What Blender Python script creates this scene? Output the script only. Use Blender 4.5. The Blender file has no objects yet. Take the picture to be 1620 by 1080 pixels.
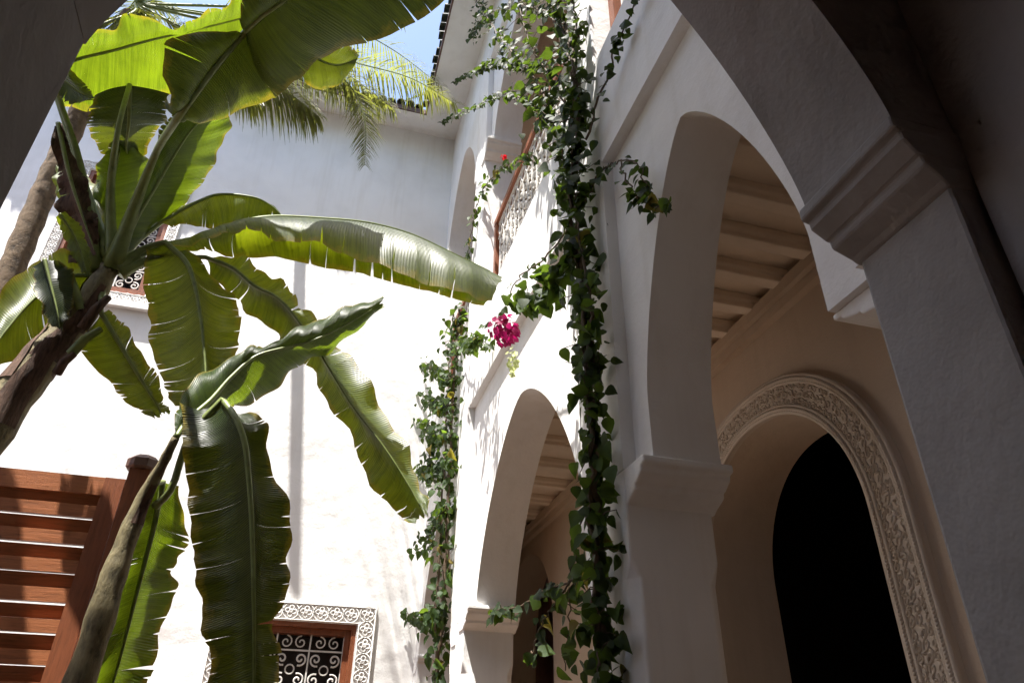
import bpy, bmesh, math, random
from mathutils import Vector, Matrix, noise
R_ = math.radians
rnd = random.Random(7)
scene = bpy.context.scene
COL = scene.collection
S = 1.6            # metres per layout unit (distance from the camera to the arcade wall)
EYE = 1.5          # camera height in metres

# ------------------------------------------------------------------ camera
FPX = 1140.1
pi_, ya_, ro_ = R_(31.194), R_(15.619), R_(0.878)
FW = Vector((math.sin(ya_)*math.cos(pi_), math.cos(ya_)*math.cos(pi_), math.sin(pi_)))
_r = Vector((math.cos(ya_), -math.sin(ya_), 0.0)); _u = _r.cross(FW)
RT = _r*math.cos(ro_) + _u*math.sin(ro_); UP = -_r*math.sin(ro_) + _u*math.cos(ro_)
cam_d = bpy.data.cameras.new('camera'); cam = bpy.data.objects.new('camera', cam_d); COL.objects.link(cam)
m3 = Matrix((RT, UP, -FW)).transposed()
cam.matrix_world = Matrix.Translation((0, 0, EYE)) @ m3.to_4x4()
cam_d.sensor_width = 36.0; cam_d.lens = FPX/1620.0*36.0; cam_d.clip_start = 0.05; cam_d.clip_end = 500
scene.camera = cam

# ------------------------------------------------------------------ sky, sun, exposure
SUN = Vector((1.0, 0.82, -3.7)).normalized()       # the way the light travels
w = bpy.data.worlds.new('World'); scene.world = w; w.use_nodes = True
nt = w.node_tree; nt.nodes.clear()
sky = nt.nodes.new('ShaderNodeTexSky'); sky.sky_type = 'NISHITA'; sky.sun_disc = False
sky.sun_elevation = math.asin(-SUN.z); sky.sun_rotation = math.atan2(-SUN.x, -SUN.y)
sky.altitude = 400; sky.air_density = 1.0; sky.dust_density = 3.0; sky.ozone_density = 1.0
bg = nt.nodes.new('ShaderNodeBackground'); bg.inputs['Strength'].default_value = 0.12
wo = nt.nodes.new('ShaderNodeOutputWorld')
nt.links.new(sky.outputs[0], bg.inputs[0]); nt.links.new(bg.outputs[0], wo.inputs[0])
sl = bpy.data.lights.new('sun', 'SUN'); sl.energy = 5.0; sl.angle = R_(0.53); sl.color = (1.0, 0.96, 0.9)
so = bpy.data.objects.new('sun', sl); COL.objects.link(so)
so.rotation_euler = SUN.to_track_quat('-Z', 'Y').to_euler()
scene.view_settings.view_transform = 'Standard'; scene.view_settings.look = 'None'
scene.view_settings.exposure = 1.75; scene.view_settings.gamma = 1.0
scene.view_settings.use_curve_mapping = False
scene.render.engine = 'CYCLES'
cy = scene.cycles
cy.max_bounces = 8; cy.diffuse_bounces = 5; cy.glossy_bounces = 3; cy.transmission_bounces = 6
cy.transparent_max_bounces = 8; cy.use_denoising = True; cy.use_adaptive_sampling = True; cy.adaptive_threshold = .02; cy.adaptive_min_samples = 8; cy.sample_clamp_indirect = 6.0
cy.caustics_reflective = False; cy.caustics_refractive = False

# ------------------------------------------------------------------ helpers
def W(p): return Vector((p[0]*S, p[1]*S, p[2]*S + EYE))
def ray(x, y): return FW + RT*((x-810)/FPX) - UP*((y-540)/FPX)
def atY(x, y, Y): d = ray(x, y); return d*(Y/d.y)
def atX(x, y, X): d = ray(x, y); return d*(X/d.x)

class MB:
    """collects geometry in layout units, build() links ONE mesh object"""
    def __init__(s): s.v = []; s.f = []; s.uv = {}; s.mi = []
    def add(s, vs, fs):
        b = len(s.v); s.v += [tuple(p) for p in vs]; s.f += [tuple(i+b for i in f) for f in fs]
    def quad(s, a, b, c, d): s.add([a, b, c, d], [(0, 1, 2, 3)])
    def box(s, x0, x1, y0, y1, z0, z1):
        s.add([(x0,y0,z0),(x1,y0,z0),(x1,y1,z0),(x0,y1,z0),(x0,y0,z1),(x1,y0,z1),(x1,y1,z1),(x0,y1,z1)],
              [(3,2,1,0),(4,5,6,7),(0,1,5,4),(1,2,6,5),(2,3,7,6),(3,0,4,7)])
    def prism(s, prof, fn, a0, a1):
        """closed 2-D profile swept from a0 to a1; fn(p, q, a) -> point"""
        n = len(prof)
        vs = [fn(p[0], p[1], a0) for p in prof] + [fn(p[0], p[1], a1) for p in prof]
        fs = [(i, (i+1) % n, n+(i+1) % n, n+i) for i in range(n)]
        fs += [tuple(range(n-1, -1, -1)), tuple(range(n, 2*n))]
        s.add(vs, fs)
    def tube(s, pts, r, n=8, cap=True):
        pts = [Vector(p) for p in pts]
        if not hasattr(r, '__len__'): r = [r]*len(pts)
        vs = []; fs = []; prev = None
        for i, p in enumerate(pts):
            t = (pts[min(i+1, len(pts)-1)] - pts[max(i-1, 0)])
            t = t.normalized() if t.length > 1e-9 else Vector((0, 0, 1))
            if prev is None:
                a = Vector((0, 0, 1)) if abs(t.z) < .9 else Vector((1, 0, 0))
                nx = t.cross(a).normalized()
            else:
                nx = (prev - t*prev.dot(t)); nx = nx.normalized() if nx.length > 1e-6 else t.orthogonal().normalized()
            prev = nx; ny = t.cross(nx)
            for k in range(n):
                an = 2*math.pi*k/n
                vs.append(p + (nx*math.cos(an) + ny*math.sin(an))*r[i])
        for i in range(len(pts)-1):
            for k in range(n):
                fs.append((i*n+k, i*n+(k+1) % n, (i+1)*n+(k+1) % n, (i+1)*n+k))
        if cap: fs += [tuple(range(n-1, -1, -1)), tuple(range((len(pts)-1)*n, len(pts)*n))]
        s.add(vs, fs)
    def build(s, name, mat, parent=None, smooth=None, weld=False, raw=False):
        me = bpy.data.meshes.new(name)
        off = parent_origin(parent)
        vs = [tuple((Vector(p) if raw else W(p)) - off) for p in s.v]
        me.from_pydata(vs, [], s.f); me.validate(); me.update()
        if weld:
            bm = bmesh.new(); bm.from_mesh(me); bmesh.ops.remove_doubles(bm, verts=bm.verts, dist=2e-4)
            bmesh.ops.recalc_face_normals(bm, faces=bm.faces); bm.to_mesh(me); bm.free()
        if smooth is not None:
            me.shade_smooth()
            if smooth < 180: me.set_sharp_from_angle(angle=R_(smooth))
        me.materials.append(mat)
        o = bpy.data.objects.new(name, me); COL.objects.link(o)
        if parent is not None: o.parent = parent
        return o
def parent_origin(p):
    v = Vector((0, 0, 0))
    while p is not None: v = v + p.location; p = p.parent
    return v
def thing(name, label, cat, loc, group=None):
    o = bpy.data.objects.new(name, None); COL.objects.link(o); o.location = W(loc); o.empty_display_size = .1
    return tag(o, label, cat, group)
def part_root(name, parent):
    o = bpy.data.objects.new(name, None); COL.objects.link(o); o.parent = parent; return o
def tag(o, label, cat=None, group=None):
    o['label'] = label
    if cat: o['category'] = cat
    if group: o['group'] = group
    return o

# ------------------------------------------------------------------ materials
def mat(name):
    m = bpy.data.materials.new(name); m.use_nodes = True
    n = m.node_tree.nodes; n.clear()
    return m, n, m.node_tree.links
def N(n, t, **k):
    o = n.new(t)
    for a, b in k.items():
        if a in o.inputs: o.inputs[a].default_value = b
        else: setattr(o, a, b)
    return o
def noise_tex(n, l, scale, detail=4, rough=.6, vec=None):
    t = N(n, 'ShaderNodeTexNoise'); t.inputs['Scale'].default_value = scale; t.inputs['Detail'].default_value = detail
    t.inputs['Roughness'].default_value = rough
    if vec is not None: l.new(vec, t.inputs['Vector'])
    return t
def ramp(n, l, src, stops):
    r = n.new('ShaderNodeValToRGB'); e = r.color_ramp.elements
    e[0].position, e[0].color = stops[0][0], (*stops[0][1], 1); e[1].position, e[1].color = stops[-1][0], (*stops[-1][1], 1)
    for p, c in stops[1:-1]: x = e.new(p); x.color = (*c, 1)
    l.new(src, r.inputs[0]); return r
def plaster(name, c, var=.06, bump=.25, bevel=0, grain=0.0, rough=.85):
    m, n, l = mat(name)
    tc = n.new('ShaderNodeTexCoord'); geo = n.new('ShaderNodeNewGeometry')
    big = noise_tex(n, l, 1.3, 3, .62, geo.outputs['Position'])
    c0 = tuple(x*(1-var*1.3) for x in c); c1 = tuple(min(1, x*(1+var*.4)) for x in c)
    rp = ramp(n, l, big.outputs['Fac'], [(.3, c0), (.55, c), (.75, c1)])
    mp = N(n, 'ShaderNodeMapping'); mp.inputs['Scale'].default_value = (5, 5, .45); l.new(geo.outputs['Position'], mp.inputs[0])
    st = noise_tex(n, l, 1.2, 3, .65, mp.outputs[0])           # vertical rain streaks
    sr = ramp(n, l, st.outputs['Fac'], [(.25, (.9, .885, .86)), (.5, (1, 1, 1)), (.8, (1, 1, 1))])
    mx = N(n, 'ShaderNodeMix', data_type='RGBA', blend_type='MULTIPLY'); mx.inputs[0].default_value = .7
    l.new(rp.outputs[0], mx.inputs[6]); l.new(sr.outputs[0], mx.inputs[7])
    b1 = noise_tex(n, l, 2.2, 2, .5, geo.outputs['Position']); b2 = noise_tex(n, l, 26, 2, .7, geo.outputs['Position'])
    ad = N(n, 'ShaderNodeMath', operation='MULTIPLY_ADD'); ad.inputs[1].default_value = .10
    l.new(b2.outputs['Fac'], ad.inputs[0]); l.new(b1.outputs['Fac'], ad.inputs[2])
    bp = N(n, 'ShaderNodeBump'); bp.inputs['Strength'].default_value = bump; bp.inputs['Distance'].default_value = .12
    l.new(ad.outputs[0], bp.inputs['Height'])
    if bevel:
        bv = N(n, 'ShaderNodeBevel', samples=3); bv.inputs['Radius'].default_value = bevel
        l.new(bv.outputs[0], bp.inputs['Normal'])
    p = n.new('ShaderNodeBsdfPrincipled'); p.inputs['Roughness'].default_value = rough
    p.inputs['Specular IOR Level'].default_value = .25
    l.new(mx.outputs[2], p.inputs['Base Color']); l.new(bp.outputs[0], p.inputs['Normal'])
    o = n.new('ShaderNodeOutputMaterial'); l.new(p.outputs[0], o.inputs[0]); return m
def simple(name, c, rough=.6, var=.15, scale=6, bump=.1, spec=.4, metal=0, stretch=None):
    m, n, l = mat(name); tc = n.new('ShaderNodeTexCoord'); src = tc.outputs['Object']
    if stretch:
        mp = N(n, 'ShaderNodeMapping'); mp.inputs['Scale'].default_value = stretch; l.new(src, mp.inputs[0]); src = mp.outputs[0]
    t = noise_tex(n, l, scale, 6, .65, src)
    r = ramp(n, l, t.outputs['Fac'], [(.25, tuple(x*(1-var*2) for x in c)), (.5, c), (.78, tuple(min(1, x*(1+var)) for x in c))])
    b = N(n, 'ShaderNodeBump'); b.inputs['Strength'].default_value = bump; b.inputs['Distance'].default_value = .02; l.new(t.outputs['Fac'], b.inputs['Height'])
    p = n.new('ShaderNodeBsdfPrincipled'); p.inputs['Roughness'].default_value = rough; p.inputs['Metallic'].default_value = metal
    p.inputs['Specular IOR Level'].default_value = spec
    l.new(r.outputs[0], p.inputs['Base Color']); l.new(b.outputs[0], p.inputs['Normal'])
    o = n.new('ShaderNodeOutputMaterial'); l.new(p.outputs[0], o.inputs[0]); return m
def leafmat(name, top, trans, tw=.5, rough=.38, uvleaf=False, edge=(.30, .22, .015), spec=.5, var=.25, vlo=.8, vhi=1.2):
    m, n, l = mat(name)
    oi = n.new('ShaderNodeObjectInfo'); geo = n.new('ShaderNodeNewGeometry')
    big = noise_tex(n, l, 3.0, 4, .6, geo.outputs['Position'])
    def vary(c):
        r = ramp(n, l, big.outputs['Fac'], [(.3, tuple(x*(1-var) for x in c)), (.7, tuple(x*(1+var) for x in c))])
        hs = N(n, 'ShaderNodeHueSaturation')
        mr = N(n, 'ShaderNodeMapRange'); mr.inputs[3].default_value = vlo; mr.inputs[4].default_value = vhi
        l.new(oi.outputs['Random'], mr.inputs[0]); l.new(mr.outputs[0], hs.inputs['Value']); l.new(r.outputs[0], hs.inputs['Color'])
        return hs.outputs[0]
    ct, cr = vary(top), vary(trans)
    bump_out = None
    if uvleaf:
        uv = N(n, 'ShaderNodeUVMap', uv_map='leaf'); sx = n.new('ShaderNodeSeparateXYZ'); l.new(uv.outputs[0], sx.inputs[0])
        ab = N(n, 'ShaderNodeMath', operation='ABSOLUTE'); l.new(sx.outputs[1], ab.inputs[0])
        # veins run from the midrib outwards and a little towards the tip
        sk = N(n, 'ShaderNodeMath', operation='MULTIPLY_ADD'); sk.inputs[1].default_value = -.06; l.new(ab.outputs[0], sk.inputs[0]); l.new(sx.outputs[0], sk.inputs[2])
        cmb = n.new('ShaderNodeCombineXYZ'); l.new(sk.outputs[0], cmb.inputs[0])
        ml = N(n, 'ShaderNodeMath', operation='MULTIPLY'); ml.inputs[1].default_value = .02; l.new(sx.outputs[1], ml.inputs[0]); l.new(ml.outputs[0], cmb.inputs[1])
        wv = N(n, 'ShaderNodeTexWave', wave_type='BANDS', bands_direction='X'); wv.inputs['Scale'].default_value = 26; wv.inputs['Distortion'].default_value = 1.2; wv.inputs['Detail'].default_value = 2
        l.new(cmb.outputs[0], wv.inputs['Vector'])
        vn = noise_tex(n, l, 45, 3, .6, cmb.outputs[0])
        vr = ramp(n, l, vn.outputs['Fac'], [(.3, (.62, .66, .6)), (.6, (1.05, 1.05, 1.0))])
        en = noise_tex(n, l, 9, 5, .7, geo.outputs['Position'])
        ea = N(n, 'ShaderNodeMath', operation='MULTIPLY_ADD'); ea.inputs[1].default_value = .5; l.new(en.outputs['Fac'], ea.inputs[0]); l.new(ab.outputs[0], ea.inputs[2])
        er = ramp(n, l, ea.outputs[0], [(1.12, (0, 0, 0)), (1.3, (1, 1, 1))]); er.color_ramp.elements[0].position = .0
        mr2 = N(n, 'ShaderNodeMapRange'); mr2.inputs[1].default_value = 1.12; mr2.inputs[2].default_value = 1.36; l.new(ea.outputs[0], mr2.inputs[0])
        def comb(c):
            a = N(n, 'ShaderNodeMix', data_type='RGBA', blend_type='MULTIPLY'); a.inputs[0].default_value = 1; l.new(c, a.inputs[6]); l.new(vr.outputs[0], a.inputs[7])
            b = N(n, 'ShaderNodeMix', data_type='RGBA'); l.new(mr2.outputs[0], b.inputs[0]); l.new(a.outputs[2], b.inputs[6]); b.inputs[7].default_value = (*edge, 1)
            return b.outputs[2]
        ct, cr = comb(ct), comb(cr)
        bp = N(n, 'ShaderNodeBump'); bp.inputs['Strength'].default_value = .5; bp.inputs['Distance'].default_value = .006
        l.new(wv.outputs['Fac'], bp.inputs['Height']); bump_out = bp.outputs[0]
    p = n.new('ShaderNodeBsdfPrincipled'); p.inputs['Roughness'].default_value = rough; p.inputs['Specular IOR Level'].default_value = spec
    tr = n.new('ShaderNodeBsdfTranslucent'); mx = n.new('ShaderNodeMixShader'); mx.inputs[0].default_value = tw
    l.new(ct, p.inputs['Base Color']); l.new(cr, tr.inputs['Color'])
    if bump_out: l.new(bump_out, p.inputs['Normal'])
    l.new(p.outputs[0], mx.inputs[1]); l.new(tr.outputs[0], mx.inputs[2])
    o = n.new('ShaderNodeOutputMaterial'); l.new(mx.outputs[0], o.inputs[0]); return m

M = {}
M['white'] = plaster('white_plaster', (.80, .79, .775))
M['shade'] = plaster('shaded_near_plaster', (.35, .335, .32), bump=.35, var=.16)  # albedo lowered to put the near wall's shade into its colour
M['cream'] = plaster('cream_plaster', (.58, .47, .36), bump=.2)
M['pink'] = plaster('rose_plaster', (.46, .36, .31), bump=.2)
M['stucco'] = plaster('carved_stucco', (.64, .56, .47), bump=.15, bevel=0)
M['carved'] = plaster('carved_white', (.80, .78, .75), bump=.15, bevel=0)
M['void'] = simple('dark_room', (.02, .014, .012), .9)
M['floor'] = simple('court_floor', (.11, .07, .048), .7, .12, 3)
M['gfloor'] = simple('gallery_tiles', (.20, .15, .115), .6, .1, 3)
M['wood'] = simple('cedar', (.30, .105, .040), .45, .22, 5, .15, stretch=(1, 12, 12))
M['woodv'] = simple('cedar_upright', (.20, .062, .024), .45, .22, 5, .15, stretch=(10, 10, 1))
M['darkwood'] = simple('dark_wood', (.10, .05, .035), .5, .2, 5)
M['doorwood'] = simple('old_door', (.16, .07, .05), .5, .3, 4)
M['maroon'] = simple('dark_red_door', (.10, .05, .045), .6, .2, 4)
M['ceil'] = plaster('ceiling_paint', (.84, .73, .60), bump=.15)
M['iron'] = simple('painted_iron', (.62, .60, .56), .5, .1, 20)
M['blackiron'] = simple('black_iron', (.03, .028, .03), .5, .1, 20)
M['tile'] = simple('glazed_tile', (.045, .055, .045), .35, .35, 9)
M['banana'] = leafmat('banana_blade', (.062, .088, .032), (.25, .30, .006), .45, .38, True, spec=.75)
M['bananay'] = leafmat('banana_blade_young', (.045, .08, .012), (.125, .178, .005), .48, .38, True, spec=.5)
M['bananad'] = leafmat('banana_blade_old', (.022, .036, .009), (.10, .12, .005), .34, .36, True, spec=.5)
M['rib'] = simple('banana_rib', (.17, .21, .06), .4, .2, 8, .1, stretch=(2, 2, 2))
M['stem'] = simple('banana_stem', (.17, .14, .07), .7, .48, 14, .7, stretch=(1.6, 1.6, .7))
M['dry'] = simple('dry_sheath', (.10, .055, .035), .8, .4, 8, .5, stretch=(6, 6, .8))
M['palm'] = leafmat('palm_leaflet', (.10, .11, .035), (.28, .30, .05), .4, .45)
M['palmstem'] = simple('palm_trunk', (.13, .09, .055), .9, .4, 12, .8)
M['vine'] = leafmat('vine_leaf', (.022, .045, .011), (.15, .24, .02), .36, .6, var=.4, vlo=.45, vhi=1.5, spec=.3)
M['vineold'] = leafmat('vine_leaf_old', (.13, .10, .025), (.32, .28, .03), .4, .6, spec=.3)
M['vinestem'] = simple('vine_stem', (.09, .06, .035), .8, .3, 20, .3)
M['bract'] = leafmat('bract', (.26, .005, .075), (.42, .008, .12), .4, .5)
M['red'] = leafmat('red_bract', (.5, .01, .02), (.8, .03, .05), .4, .5)
M['bud'] = leafmat('pale_bract', (.42, .45, .22), (.6, .65, .3), .5, .5)

# ------------------------------------------------------------------ arch helpers
def arch_z(d, a):
    t = min(1.0, abs(d)/a['half'])
    return a['zs'] + a.get('stilt', 0) + (a['rise'])*max(0, 1-t**a['p'])**a['q']
def arch_samples(a, n=44):
    return [-math.cos(math.pi*i/n)*a['half'] for i in range(n+1)]
def arch_panel(mb, a, ph0, ph1, ztop, fn, w0, w1):
    """wall panel with an arched hole. fn(u, v, w); u runs along the wall, w into it"""
    c, h = a['c'], a['half']
    ds = arch_samples(a)
    cols = []
    if ph0 > h: cols.append((-ph0, a['zs'], -h, a['zs']))
    for i in range(len(ds)-1): cols.append((ds[i], arch_z(ds[i], a), ds[i+1], arch_z(ds[i+1], a)))
    if ph1 > h: cols.append((h, a['zs'], ph1, a['zs']))
    for d0, z0, d1, z1 in cols:
        u0, u1 = c+d0, c+d1
        for wv in (w0, w1): mb.quad(fn(u0, z0, wv), fn(u1, z1, wv), fn(u1, ztop, wv), fn(u0, ztop, wv))
        mb.quad(fn(u0, z0, w0), fn(u1, z1, w0), fn(u1, z1, w1), fn(u0, z0, w1))
    for sgn in (-1, 1):
        za = arch_z(h, a)
        if za > a['zs'] + 1e-6:
            u = c+sgn*h; mb.quad(fn(u, a['zs'], w0), fn(u, za, w0), fn(u, za, w1), fn(u, a['zs'], w1))
FY = lambda u, v, w: (w, u, v)          # wall along Y (arcade wall), depth along X
FX = lambda u, v, w: (u, w, v)          # wall along X, depth along Y
def soft(o, wd=.007):
    b = o.modifiers.new('worn_edges', 'BEVEL'); b.width = wd*S; b.segments = 2; b.limit_method = 'ANGLE'; b.angle_limit = R_(40); return o
CAP_PROF = [(0, 0), (0, -.028), (.018, -.034), (.02, -.05), (.05, -.075), (.06, -.078), (.062, -.095), (.105, -.118), (.12, -.13)]
def capital(parent, u, z, sgn, depth, fn, w0, w1, m, sc=1.0, back=.12):
    """moulded impost: its lip hangs into the opening (direction sgn) and steps back to the pier"""
    mb = MB(); pr = [(u - sgn*(p[0]*depth/.12), z + p[1]*sc) for p in CAP_PROF]
    e = u - sgn*(depth+back)
    pr = pr + [(e, pr[-1][1]), (e, z)]
    mb.prism(pr, lambda p, q, a: fn(p, q, a), w0, w1)
    return soft(mb.build('capital', m, parent, weld=True))

A1 = dict(c=1.56, half=.45, zs=.91, stilt=.22, rise=.90, p=1.4, q=.72)
A2 = dict(c=3.555, half=.925, zs=.90, stilt=.0, rise=.99, p=1.6, q=.70)
A3 = dict(c=5.60, half=.62, zs=.84, stilt=.05, rise=.93, p=1.6, q=.70)
GROUND = -EYE/S
ZA, ZF, ZT = 2.35, 3.02, 6.72            # alfiz top, first floor, eaves

# ------------------------------------------------------------------ ground
mb = MB(); mb.quad((-40, -30, GROUND), (40, -30, GROUND), (40, 45, GROUND), (-40, 45, GROUND))
o = mb.build('courtyard_floor', M['floor']); o['kind'] = 'structure'
mb = MB(); g = GROUND+.003
mb.quad((1.0, .8, g), (2.42, .8, g), (2.42, 9.2, g), (1.0, 9.2, g)); mb.quad((-4.6, -2.0, g), (2.42, -2.0, g), (2.42, .8, g), (-4.6, .8, g))
o = mb.build('gallery_floor', M['gfloor']); o['kind'] = 'structure'

# ------------------------------------------------------------------ arcade wall (right of the courtyard)
T0, TR, T1 = 1.0, 1.05, 1.30             # front of piers, recessed arch field, gallery side
aw = thing('arcade_wall', 'white two-storey arcade wall with tall arches, running away beside the vines', 'wall', (1.15, 3.5, GROUND))
mb = MB()
mb.box(T0, T1, .80, 6.40, ZA, ZF)                                     # band over the arches up to the first floor
for a, p0, p1, wr in ((A1, .60, .58, TR), (A2, 1.03, 1.02, TR), (A3, .66, .80, T0)):
    arch_panel(mb, a, p0, p1, ZA, FY, wr, T1)
mb.box(T0, TR, .80, .955, .91, ZA); mb.box(T0, TR, 2.14, 2.525, .91, ZA); mb.box(TR, T1, 2.14, 2.525, .91, ZA)
mb.box(T0, TR, 4.75, 4.94, .84, ZA); mb.box(T0, TR, 4.575, 4.75, .84, .90); mb.box(TR, T1, 4.575, 4.94, .84, ZA)
mb.build('arched_field', M['white'], aw, 35, True)
def pier(y0, y1, z1, zc):
    mb = MB(); mb.box(T0, T1+.02, y0, y1, zc, z1)
    c = .035
    pr = [(T0+c, y0), (T1+.02-c, y0), (T1+.02, y0+c), (T1+.02, y1-c), (T1+.02-c, y1), (T0+c, y1), (T0, y1-c), (T0, y0+c)]
    mb.prism(pr, lambda p, q, a: (p, q, a), GROUND, zc-.07)
    bm_v = [(T0, y0), (T1+.02, y0), (T1+.02, y1), (T0, y1)]
    oc = [(pr[7], pr[0]), (pr[1], pr[2]), (pr[3], pr[4]), (pr[5], pr[6])]
    vs = [(p[0], p[1], zc) for p in bm_v] + [(q[0], q[1], zc-.07) for pq in oc for q in pq]
    mb.add(vs, [(0, 4, 5), (1, 6, 7), (2, 8, 9), (3, 10, 11), (0, 5, 6, 1), (1, 7, 8, 2), (2, 9, 10, 3), (3, 11, 4, 0)])
    return soft(mb.build('pier', M['white'], aw, None, True))
pier(2.14, 2.52, .908, .62); pier(4.58, 4.96, .838, .60)
mb = MB(); mb.box(T0, T1+.02, 6.24, 6.398, GROUND, .84); mb.build('pier', M['white'], aw)
mb = MB(); mb.box(T0+.002, T1+.018, .801, .925, GROUND, .908); mb.build('pier', M['white'], aw)
capital(aw, A1['c']+A1['half']-.016, .91, -1, .15, FY, T0+.004, T1+.035, M['white'])
capital(aw, A1['c']-A1['half']+.012, .91, 1, .16, FY, TR+.02, T1+.035, M['white'], .5)
capital(aw, A2['c']+A2['half']-.03, .90, -1, .13, FY, T0-.006, T1+.035, M['white'])
capital(aw, A2['c']-A2['half']+.03, .90, 1, .13, FY, T0-.006, T1+.035, M['white'])
capital(aw, A3['c']+A3['half']-.01, .84, -1, .10, FY, T0-.006, T1+.035, M['white'])
capital(aw, A3['c']-A3['half']+.01, .84, 1, .08, FY, T0-.006, T1+.035, M['white'])
# first floor
U1 = dict(c=1.45, half=.62, zs=4.85, stilt=.1, rise=.85, p=1.6, q=.7)
U2 = dict(c=3.52, half=.93, zs=4.90, stilt=.0, rise=.90, p=1.6, q=.7)
U3 = dict(c=5.60, half=.62, zs=4.80, stilt=.15, rise=.85, p=1.6, q=.7)
UA = 6.05
mb = MB(); mb.box(T0, T1, .80, 6.40, UA, ZT+.25)
for a, p0, p1, wr in ((U1, .64, .68, T0), (U2, 1.0, 1.04, TR), (U3, .655, .795, T0)):
    arch_panel(mb, a, p0, p1, UA, FY, wr, T1)
mb.box(T0, T1, 2.135, 2.515, 4.85, UA); mb.box(T0, T1, 4.565, 4.94, 4.8, UA)
mb.build('upper_arched_field', M['white'], aw, 35, True)
for y0, y1, z1 in ((2.16, 2.48, 4.85), (4.57, 4.92, 4.82), (6.23, 6.398, 4.8)):
    mb = MB(); mb.box(T0, T1-.01, y0, y1, ZF-.001, z1); soft(mb.build('upper_pier', M['white'], aw))
capital(aw, U2['c']+U2['half']-.012, 4.90, -1, .11, FY, T0-.012, T1+.01, M['white'], 1.4)
capital(aw, U2['c']-U2['half']+.012, 4.90, 1, .11, FY, T0-.012, T1+.01, M['white'], 1.4)
capital(aw, U3['c']+U3['half']-.01, 4.80, -1, .03, FY, T0-.012, T1+.01, M['white'], 1.4, .1)

# galleries behind the arcade
gw = thing('gallery_wall', 'cream inner gallery wall with a carved horseshoe doorway, seen through the tall arch', 'wall', (2.2, 3.5, GROUND))
D1 = dict(c=2.85, half=.62, zs=.90, stilt=.0, rise=.63, p=2.1, q=.5)
D2 = dict(c=6.85, half=.76, zs=1.15, stilt=0, rise=.72, p=2.0, q=.55)
mb = MB(); G0, G1 = 2.10, 2.47
arch_panel(mb, D1, .62, .62, 2.25, FY, G0, G1)
mb.box(G0, G1, -.6, 2.23, GROUND, 2.25); mb.box(G0, G1, 3.47, D2['c']-D2['half'], GROUND, 2.25); mb.box(G0, G1, D2['c']+D2['half'], 9.2, GROUND, 2.25)
arch_panel(mb, D2, D2['half'], D2['half'], 2.25, FY, G0, G1)
mb.build('plaster_face', M['cream'], gw, 35, True)
mb = MB(); mb.box(1.30, G1, 9.2, 9.3, GROUND, 2.25); mb.build('end_wall', M['cream'], gw)
mb = MB(); mb.box(1.2, 1.301, 6.402, 9.2, GROUND, 2.25); mb.build('side_wall', M['cream'], gw)
mb = MB(); mb.box(1.02, G0, -.6, -.5, GROUND, 2.25); mb.build('end_wall', M['cream'], gw)
mb = MB(); mb.box(G1-.04, G1+.06, 5.9, 7.9, GROUND, 2.2); mb.build('recess_back', M['maroon'], gw)
for args, nm in (((G0-.045, G0, -.5, 9.15, 1.985, 2.035), 'frieze'), ((G0-.075, G0, -.5, 9.15, 2.037, 2.10), 'frieze')):
    mb = MB(); mb.box(*args); mb.build(nm, M['cream'], gw)
# the dark room behind the doorway
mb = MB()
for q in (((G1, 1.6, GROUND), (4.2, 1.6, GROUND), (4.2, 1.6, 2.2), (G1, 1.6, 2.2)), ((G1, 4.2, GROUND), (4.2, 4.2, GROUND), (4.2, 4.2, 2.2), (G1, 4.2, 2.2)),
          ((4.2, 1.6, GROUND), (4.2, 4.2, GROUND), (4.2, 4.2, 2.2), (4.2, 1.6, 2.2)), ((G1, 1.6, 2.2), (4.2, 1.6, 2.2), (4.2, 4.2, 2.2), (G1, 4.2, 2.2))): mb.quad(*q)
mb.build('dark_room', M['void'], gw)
mb = MB(); mb.box(G1+1.30, G1+1.34, 2.50, 3.72, GROUND, 1.55); mb.build('door_leaf', M['doorwood'], gw)
for k_ in range(4):
    mb = MB(); mb.box(G1+1.285, G1+1.2995, 2.6, 3.6, GROUND+.12+k_*.6, GROUND+.6+k_*.6); mb.build('door_panel', M['doorwood'], gw)
# carved band round the doorway: plain backing, two rope mouldings, scroll relief
HI, HO = D1, dict(c=2.85, half=.82, zs=.82, stilt=.08, rise=.80, p=2.3, q=.5)
def band_pt(t, s):
    """t along the band 0..1, s from the opening 0 to the outer rim 1"""
    def on(a):
        zb = a['zs']+a['stilt']; L0 = zb-GROUND; La = math.pi*.5*(a['half']+a['rise'])
        tot = 2*L0+La; x = t*tot
        if x < L0: return (a['c']-a['half'], GROUND+x)
        if x > L0+La: return (a['c']+a['half'], zb-(x-L0-La))
        th = math.pi*(x-L0)/La; d = -math.cos(th)*a['half']; return (a['c']+d, arch_z(d, a))
    p, q = on(HI), on(HO); return p[0]*(1-s)+q[0]*s, p[1]*(1-s)+q[1]*s
bandroot = part_root('carved_door_surround', gw)
mb = MB(); n = 150
def bp(i, s, x): u, v = band_pt(i/n, s); return (x, u, v)
for i in range(n):
    for s0, x0, s1, x1 in ((0.0, G0, 0.0, G0-.03), (0.0, G0-.03, 1.0, G0-.03), (1.0, G0-.03, 1.0, G0)):
        mb.quad(bp(i, s0, x0), bp(i+1, s0, x0), bp(i+1, s1, x1), bp(i, s1, x1))
mb.build('backing', M['stucco'], bandroot, 35, True)
for s_ in (.035, .20, .80, .965):
    mb = MB(); mb.tube([bp(i, s_, G0-.03) for i in range(n+1)], .011, 5, False); mb.build('rim_moulding', M['stucco'], bandroot, 180)
mb = MB()
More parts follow.
